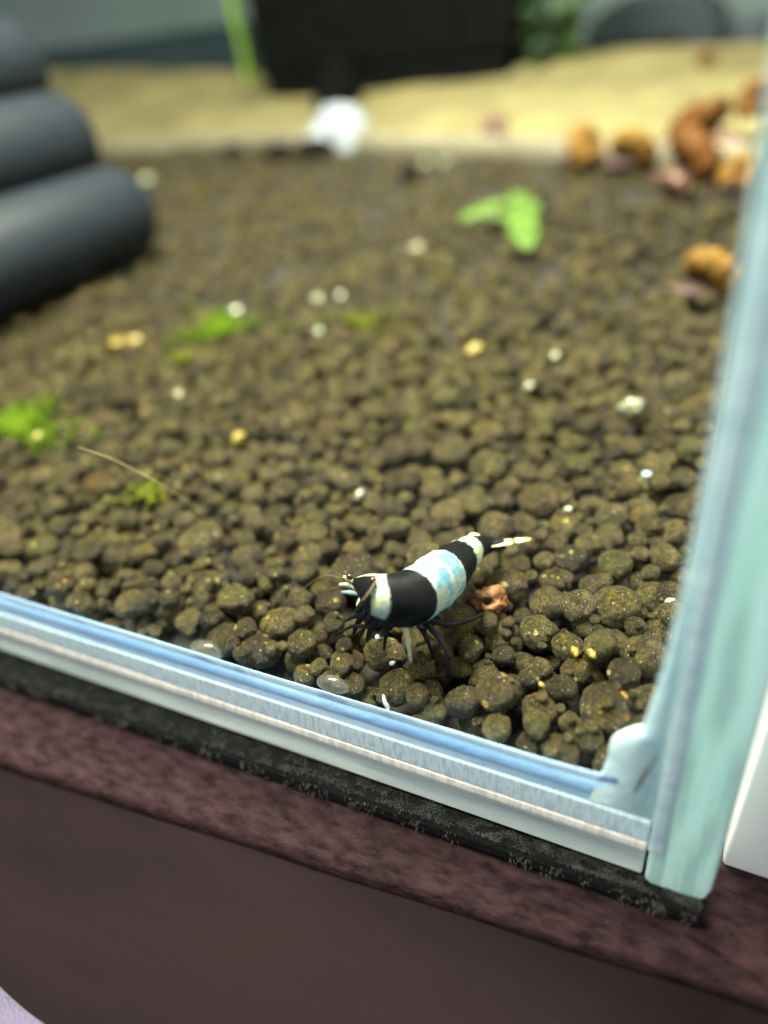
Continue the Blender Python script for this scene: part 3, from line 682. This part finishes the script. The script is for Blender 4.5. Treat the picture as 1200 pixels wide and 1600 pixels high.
for k, (px, py, w, asp, ang, mt, lab) in enumerate([
    (498, 466, 20, .9, .3, M_fleck, 'brightest round pale fleck, upper middle of the soil'),
    (532, 462, 14, .8, 1, M_fleck, 'fainter pale fleck just right of the brightest one'),
    (367, 486, 20, .8, .5, M_fleck, 'round pale fleck at the top edge of the green moss tuft'),
    (498, 517, 16, .8, .5, M_fleck, 'pale fleck just below the brightest one'),
    (866, 556, 18, 1, .2, M_fleck, 'upper of two round pale flecks in the right half of the soil'),
    (826, 603, 17, .9, .1, M_fleck, 'lower of two round pale flecks in the right half of the soil'),
    (985, 637, 46, .36, .1, M_fleck, 'long seed shaped pale fleck near the right glass'),
    (279, 617, 22, .6, -.3, M_fleck, 'white oval fleck to the lower left of the green moss tuft'),
    (664, 256, 22, .8, .2, M_fleck, 'left one of a pair of pale flecks at the back of the soil'),
    (694, 254, 18, .8, .2, M_fleck, 'right one of a pair of pale flecks at the back of the soil'),
    (228, 282, 26, .7, .2, M_fleck, 'pale fleck beside the end of the lowest dark tube'),
    (652, 388, 34, .7, .8, M_tan, 'tan blurred fleck left of the bright green leaf scrap'),
    (562, 772, 24, .5, 1.6, M_fleck, 'twisted white fleck behind the shrimp head'),
    (1010, 741, 17, .8, .4, M_blu, 'small bluish glassy fleck near the right glass'),
    (888, 795, 15, .9, .4, M_fleck, 'tiny pale fleck behind and right of the shrimp tail'),
    (590, 995, 10, .9, .4, M_blu, 'tiny bluish white dot under the shrimp'),
    (613, 1036, 11, .8, .4, M_blu, 'tiny bluish dot in front of the shrimp legs'),
    (1048, 941, 20, .9, .4, M_fleck, 'pale bead against the right corner silicone')]):
    fleck(px, py, w, asp, ang, mt, lab, k)
for k, (px, py, w, lab) in enumerate([(183, 537, 30, 'left half of a yellow pair of bits beside the green moss'), (208, 533, 30, 'right half of a yellow pair of bits beside the green moss'),
    (741, 547, 34, 'yellow bit in the middle right of the soil'), (62, 682, 26, 'yellow bit at the edge of the wide moss tuft'),
    (372, 684, 30, 'orange tan bit in the left middle of the soil'), (898, 1018, 22, 'bright yellow bit on the front granules right of the shrimp'), (925, 1022, 20, 'greenish yellow bit right of the bright yellow one'), (846, 1070, 14, 'small lime yellow bit on the front granules')]):
    fleck(px, py, w, .7, .4 * k, M_yel, lab, 40 + k, 'yellow_bit', 'bit', 'yellow bits on the soil')
# orange crumb with a dark hole by the shrimp tail
M_or = simple('orange_crumb', (.13, .05, .004), .55, .35, .6, .3)
q = on_soil(766, 938, 1.2); o = thing('orange_crumb', q, 'orange brown crumb with a dark pit beside the shrimp belly', 'crumb')
vv, ff = ico(4); o2 = []
hole = Vector(-(CF * .8) + CR * -.35).normalized()
for p3 in vv:
    d = 1 + .45 * noise.noise(Vector(p3) * 1.6 + Vector((2, 0, 5))) + .16 * noise.noise(Vector(p3) * 4); a = Vector(p3).angle(hole)
    d -= .5 * (1 - sm(a, .15, .42)); o2.append((p3[0] * 2.1 * d, p3[1] * 1.7 * d, p3[2] * 1.6 * d))
b = MB(); b.add(o2, ff.tolist()); b.build('crumb', M_or, o)
b = MB(); b.add(np.array(ico(2)[0]) * .55 + np.array(hole) * .95, ico(2)[1].tolist()); b.build('pit', M_blk, o)
# fine pale hair
M_hair = simple('pale_hair', (.42, .33, .17), .4, .2)
q = on_soil(225, 735, 2); q = on_soil(314, 797, 1.2); hp = [CAM + ray(x, y) * t_ - q for x, y, t_ in ((122, 699, 88), (170, 715, 90), (215, 737, 93), (265, 765, 97))] + [np.zeros(3)]
b = MB(); b.tube(spline(hp, 40), np.concatenate([np.linspace(.03, .065, 20), np.linspace(.065, .05, 20)]).tolist(), 7)
tag(b.build('fine_hair', M_hair, None, loc=q), 'fine curved tan hair rising from the granules at the left', 'hair')
# translucent domes on the front silicone
M_thread = simple('white_thread', (.8, .8, .75), .3, .1)
M_dome = simple('glassy_dome', (.09, .095, .075), .12, .5, .8, Alpha=.5)
for px, py, w, lab in ((318, 1024, 31, 'left translucent dome shaped snail at the front silicone'), (516, 1077, 29, 'right translucent dome shaped snail at the front silicone, left of the shrimp legs')):
    q = on_y(px, py, .55); s_ = depth(q) / FPX * w; vv, ff = ico(4); b = MB()
    b.add([(p3[0] * s_, (p3[1] * .45 + .3) * s_, max(-.1, p3[2]) * s_ * .62) for p3 in vv], ff.tolist())
    tag(b.build('dome_snail', M_dome, None, loc=q), lab, 'snail', 'dome snails on the front silicone')
q = on_y(604, 1106, .5); b = MB(); b.tube(spline([(-.35, .3, 1.6), (-.1, 0, .9), (.15, 0, .2), (.1, 0, -.3)], 10), [.06, .12, .17, .2, .22, .24, .22, .2, .16, .08], 8)
tag(b.build('white_thread', M_thread, None, loc=q), 'short bright white thread standing on the front silicone below the shrimp', 'thread')

# ------------------------------------------------------------------ coiled shells
def shell(px, py, w, tilt, yaw, mt, label, foot=True, up=.8, z=None):
    q = on_soil(px, py, up) if z is None else z; s_ = depth(q) / FPX * w * .5; n = 150; turns = 2.6; path, rad = [], []
    for k in range(n):
        t = k / (n - 1); g = math.exp(1.55 * (t - 1)); a = turns * 2 * math.pi * t
        path.append((math.cos(a) * .62 * g, math.sin(a) * .62 * g, .10 * (1 - g))); rad.append(.42 * g * (1 + .10 * math.sin(k * 1.15)))
    o = thing('snail_shell', q, label, 'snail', 'coiled snail shells')
    b = MB(); b.tube([tuple(c * s_ for c in p3) for p3 in path], [r_ * s_ for r_ in rad], 16); c = b.build('coil', mt, o); c.rotation_euler = (tilt, 0, yaw); c.location = (0, 0, .35 * s_ * S)
    if foot:
        b = MB(); vv, ff = ico(3); b.add(np.array(vv) * (.75 * s_, .42 * s_, .2 * s_) + np.array((-.3 * s_, -.3 * s_, -.05 * s_)), ff.tolist()); b.build('foot', M_foot, o)
    b = MB(); b.add(np.array(ico(2)[0]) * (.32 * s_, .32 * s_, .16 * s_) + np.array((0, 0, .28 * s_)), ico(2)[1].tolist()); b.build('coil_centre', M_sh3, o)
    return o
M_sh = simple('tan_shell', (.135, .072, .012), .7, .5, .35, .4, 1.0, Specular_IOR_Level=.15); M_sh2 = simple('orange_shell', (.088, .036, .007), .7, .6, .3, .4, 1.0, Specular_IOR_Level=.15); M_foot = simple('snail_foot', (.03, .008, .004), .7, .3)
M_sh3 = simple('brown_shell', (.10, .05, .03), .4, .4, .2)
shell(1106, 446, 112, R(54), 2.6, M_sh, 'large golden coiled shell on the soil by the right glass')
shell(1080, 268, 118, R(58), 2.2, M_sh2, 'orange coiled shell with dark red foot in the cluster by the right glass')
shell(1098, 212, 124, R(-35), 1.1, M_sh2, 'dark orange shell standing behind the others of the cluster', True, 3)
shell(1160, 286, 76, R(48), .2, M_sh, 'small banded tan shell in the cluster, against the right glass')
shell(1186, 178, 84, R(60), .7, M_sh2, 'orange shell on the right glass above the cluster', False, z=on_y(1186, 178, 262))
shell(918, 246, 84, R(56), 1.2, M_sh, 'left one of two tan shells lying by the strip at the back', True, 3)
shell(982, 250, 84, R(58), 2.9, M_sh, 'right one of two tan shells lying by the strip at the back', True, 3)
shell(1140, 236, 70, R(20), 1.9, M_sh3, 'dark shell in the middle of the cluster by the right glass', True, 4)
q_ = on_y(1105, 110, 400); q_[2] = max(q_[2], float(sand_h(np.array(q_[0]), np.array(400.))))
shell(1105, 110, 36, R(70), .3, M_sh2, 'small orange brown shell lying alone on the pale sand', False, z=q_)
shell(1052, 300, 60, R(50), 2.4, M_sh3, 'small dark shell at the front of the cluster by the right glass', False)
shell(776, 212, 56, R(50), .9, M_sh3, 'dark brown shell by the strip below the black filter', False, 4)
# white lump at the sand edge and dark scraps beside it
M_wht = simple('white_lump', (.28, .32, .37), .5, .08, .1, .6)
q = on_y(524, 205, 300); q[2] = 25; b = MB(); vv, ff = ico(4)
for (dx, dy, dz, r_) in ((-7, 0, 0, 9), (5, 1, 4, 11), (8, -2, -3, 8), (-2, 2, 7, 8)):
    b.add([(p3[0] * r_ * (1 + .2 * noise.noise(Vector(p3) * 2)) + dx, p3[1] * r_ * .8 + dy, p3[2] * r_ * (1 + .2 * noise.noise(Vector(p3) * 2.4)) + dz) for p3 in vv], ff.tolist())
tag(b.build('white_pebble', M_wht, None, loc=q), 'bright white lumpy pebble at the edge of the sand under the filter', 'pebble')
M_scrap = simple('dark_scrap', (.006, .0045, .004), .9, .4, .3, Specular_IOR_Level=.05)
for k, (px, py, w, lab) in enumerate([(488, 240, 74, 'dark scrap just left below the white pebble'), (432, 244, 62, 'dark purplish scrap left of the white pebble'), (640, 272, 46, 'dark scrap left of the pair of pale flecks'), (365, 236, 40, 'small dark scrap at the left end of the soil edge')]):
    fleck(px, py, w, .7, k, M_scrap, lab, 60 + k, 'dark_scrap', 'scrap', 'dark scraps at the back of the soil')

# ------------------------------------------------------------------ around the tank
M_wall = simple('wall', (.42, .54, .49), .9, .06, .01)
b = MB(); b.box((-2600, 900, -400), (900, 930, 900)); o = b.build('wall', M_wall, None, smooth=False); tag(o, kind='structure')
M_navy = simple('navy_plastic', (.025, .038, .05), .5, .2, .05); M_teal = simple('teal_plastic', (.05, .085, .095), .5, .2, .03)
M_white = simple('white_paint', (.80, .76, .77), .5, .05, .03)
# dark low crate behind the glass on the left
A, Bp = on_y(40, 58, 640), on_y(372, 62, 640)
o = thing('low_crate', ((A[0] + Bp[0]) / 2, 660, -3), 'low dark teal crate behind the glass at the left', 'crate'); o_ = ((A[0] + Bp[0]) / 2, 660, -3)
b = MB(); b.box((A[0], 640, -2.7), (Bp[0], 700, (A[2] + Bp[2]) / 2 - 3)); rel(b, o_).build('box', M_teal, o, smooth=False, bevel=4)
b = MB(); b.box((A[0] - 3, 637, (A[2] + Bp[2]) / 2 - 2.9), (Bp[0] + 3, 703, (A[2] + Bp[2]) / 2)); rel(b, o_).build('rim', M_teal, o, smooth=False, bevel=1)
# navy rounded case on the right
A, Bp = on_y(915, 20, 560), on_y(1130, 20, 560); T = on_y(1000, -14, 560)[2]
o_ = ((A[0] + Bp[0]) / 2, 590, -3); o = thing('navy_case', o_, 'navy case with an arched top behind the glass at the right', 'case'); hw = (Bp[0] - A[0]) / 2; b = MB()
prof = [(-hw, .3), (-hw, T - 14)] + [(-hw + 2 * hw * t, T - 14 + 17 * math.sin(math.pi * t) ** .7) for t in np.linspace(.06, .94, 14)] + [(hw, T - 14), (hw, .3)]
b.prism(prof, -30, 40, 'y'); b.build('shell', M_navy, o, smooth=False, bevel=3)
b = MB(); b.tube([(-hw * .4, -31, T * .6), (-hw * .3, -36, T * .64), (hw * .3, -36, T * .64), (hw * .4, -31, T * .6)], 2, 8); b.build('handle', M_navy, o)
A = on_y(1168, 62, 700); o = thing('white_cup', (A[0], 700, -3), 'small white cup beyond the far right corner of the tank', 'cup'); n = 28; b = MB()
pr = [(12, 0), (13, .5), (19, A[2] + 19), (20, A[2] + 20), (18.6, A[2] + 19), (12, 4), (.5, 3.5)]
b.add([(r_ * math.cos(2 * math.pi * j / n), r_ * math.sin(2 * math.pi * j / n), z + .4) for r_, z in pr for j in range(n)], [(i * n + j, i * n + (j + 1) % n, (i + 1) * n + (j + 1) % n, (i + 1) * n + j) for i in range(6) for j in range(n)] + [tuple(range(n))[::-1]])
b.build('cup', M_wht, o)
# pale box right beside the tank
o = thing('pale_box', (60, 40, -2.75), 'plain pale grey box standing on the table beside the right glass', 'box')
b = MB(); b.box((7.2 - 60, 5.8 - 40, .02), (120 - 60, 120 - 40, 240)); b.build('carcass', M_white, o, smooth=False, bevel=.35)
b = MB(); b.box((7.6 - 60, 5.2 - 40, 240.1), (122 - 60, 121 - 40, 246)); b.build('lid', M_white, o, smooth=False, bevel=1)
# lavender cloth on the table, bottom left
M_lav = simple('lavender_cloth', (.075, .066, .115), .95, .1, .3, .3, 3.0)
b = MB(); nx, ny = 50, 40; vs = []; q0, q1 = on_z(-25, 1515, -4), on_z(100, 1612, -4)
ed = Vector(q1 - q0).normalized(); nn = Vector((ed.y, -ed.x, 0)); nn = nn if nn.y < 0 else -nn
for j in range(ny):
    for i in range(nx):
        u_, v2 = -30 + 80 * i / (nx - 1), 45 * j / (ny - 1)
        h = 2.4 * (1 - math.exp(-v2 / 1.6)) + .9 * math.sin(u_ * .25 + v2 * .12) * min(1, v2 / 4) + .8 * noise.noise(Vector((u_ * .12, v2 * .12, 0))) * min(1, v2 / 3)
        pt = Vector(q0) + ed * u_ + nn * (v2 + .5 * math.sin(u_ * .2)); vs.append((pt.x, pt.y, -4.3 + max(.05, h)))
m_ = len(vs); vs += [(x, y, z - .9 if k >= nx else z - .02) for k, (x, y, z) in enumerate(vs)]
vs = [(x, y, max(z, -4.38)) for x, y, z in vs]
b.add(vs, [(j * nx + i, j * nx + i + 1, (j + 1) * nx + i + 1, (j + 1) * nx + i) for j in range(ny - 1) for i in range(nx - 1)] + [(m_ + j * nx + i, m_ + (j + 1) * nx + i, m_ + (j + 1) * nx + i + 1, m_ + j * nx + i + 1) for j in range(ny - 1) for i in range(nx - 1)])
tag(b.build('lavender_cloth', M_lav), 'lavender cloth lying on the table at the lower left corner', 'cloth')
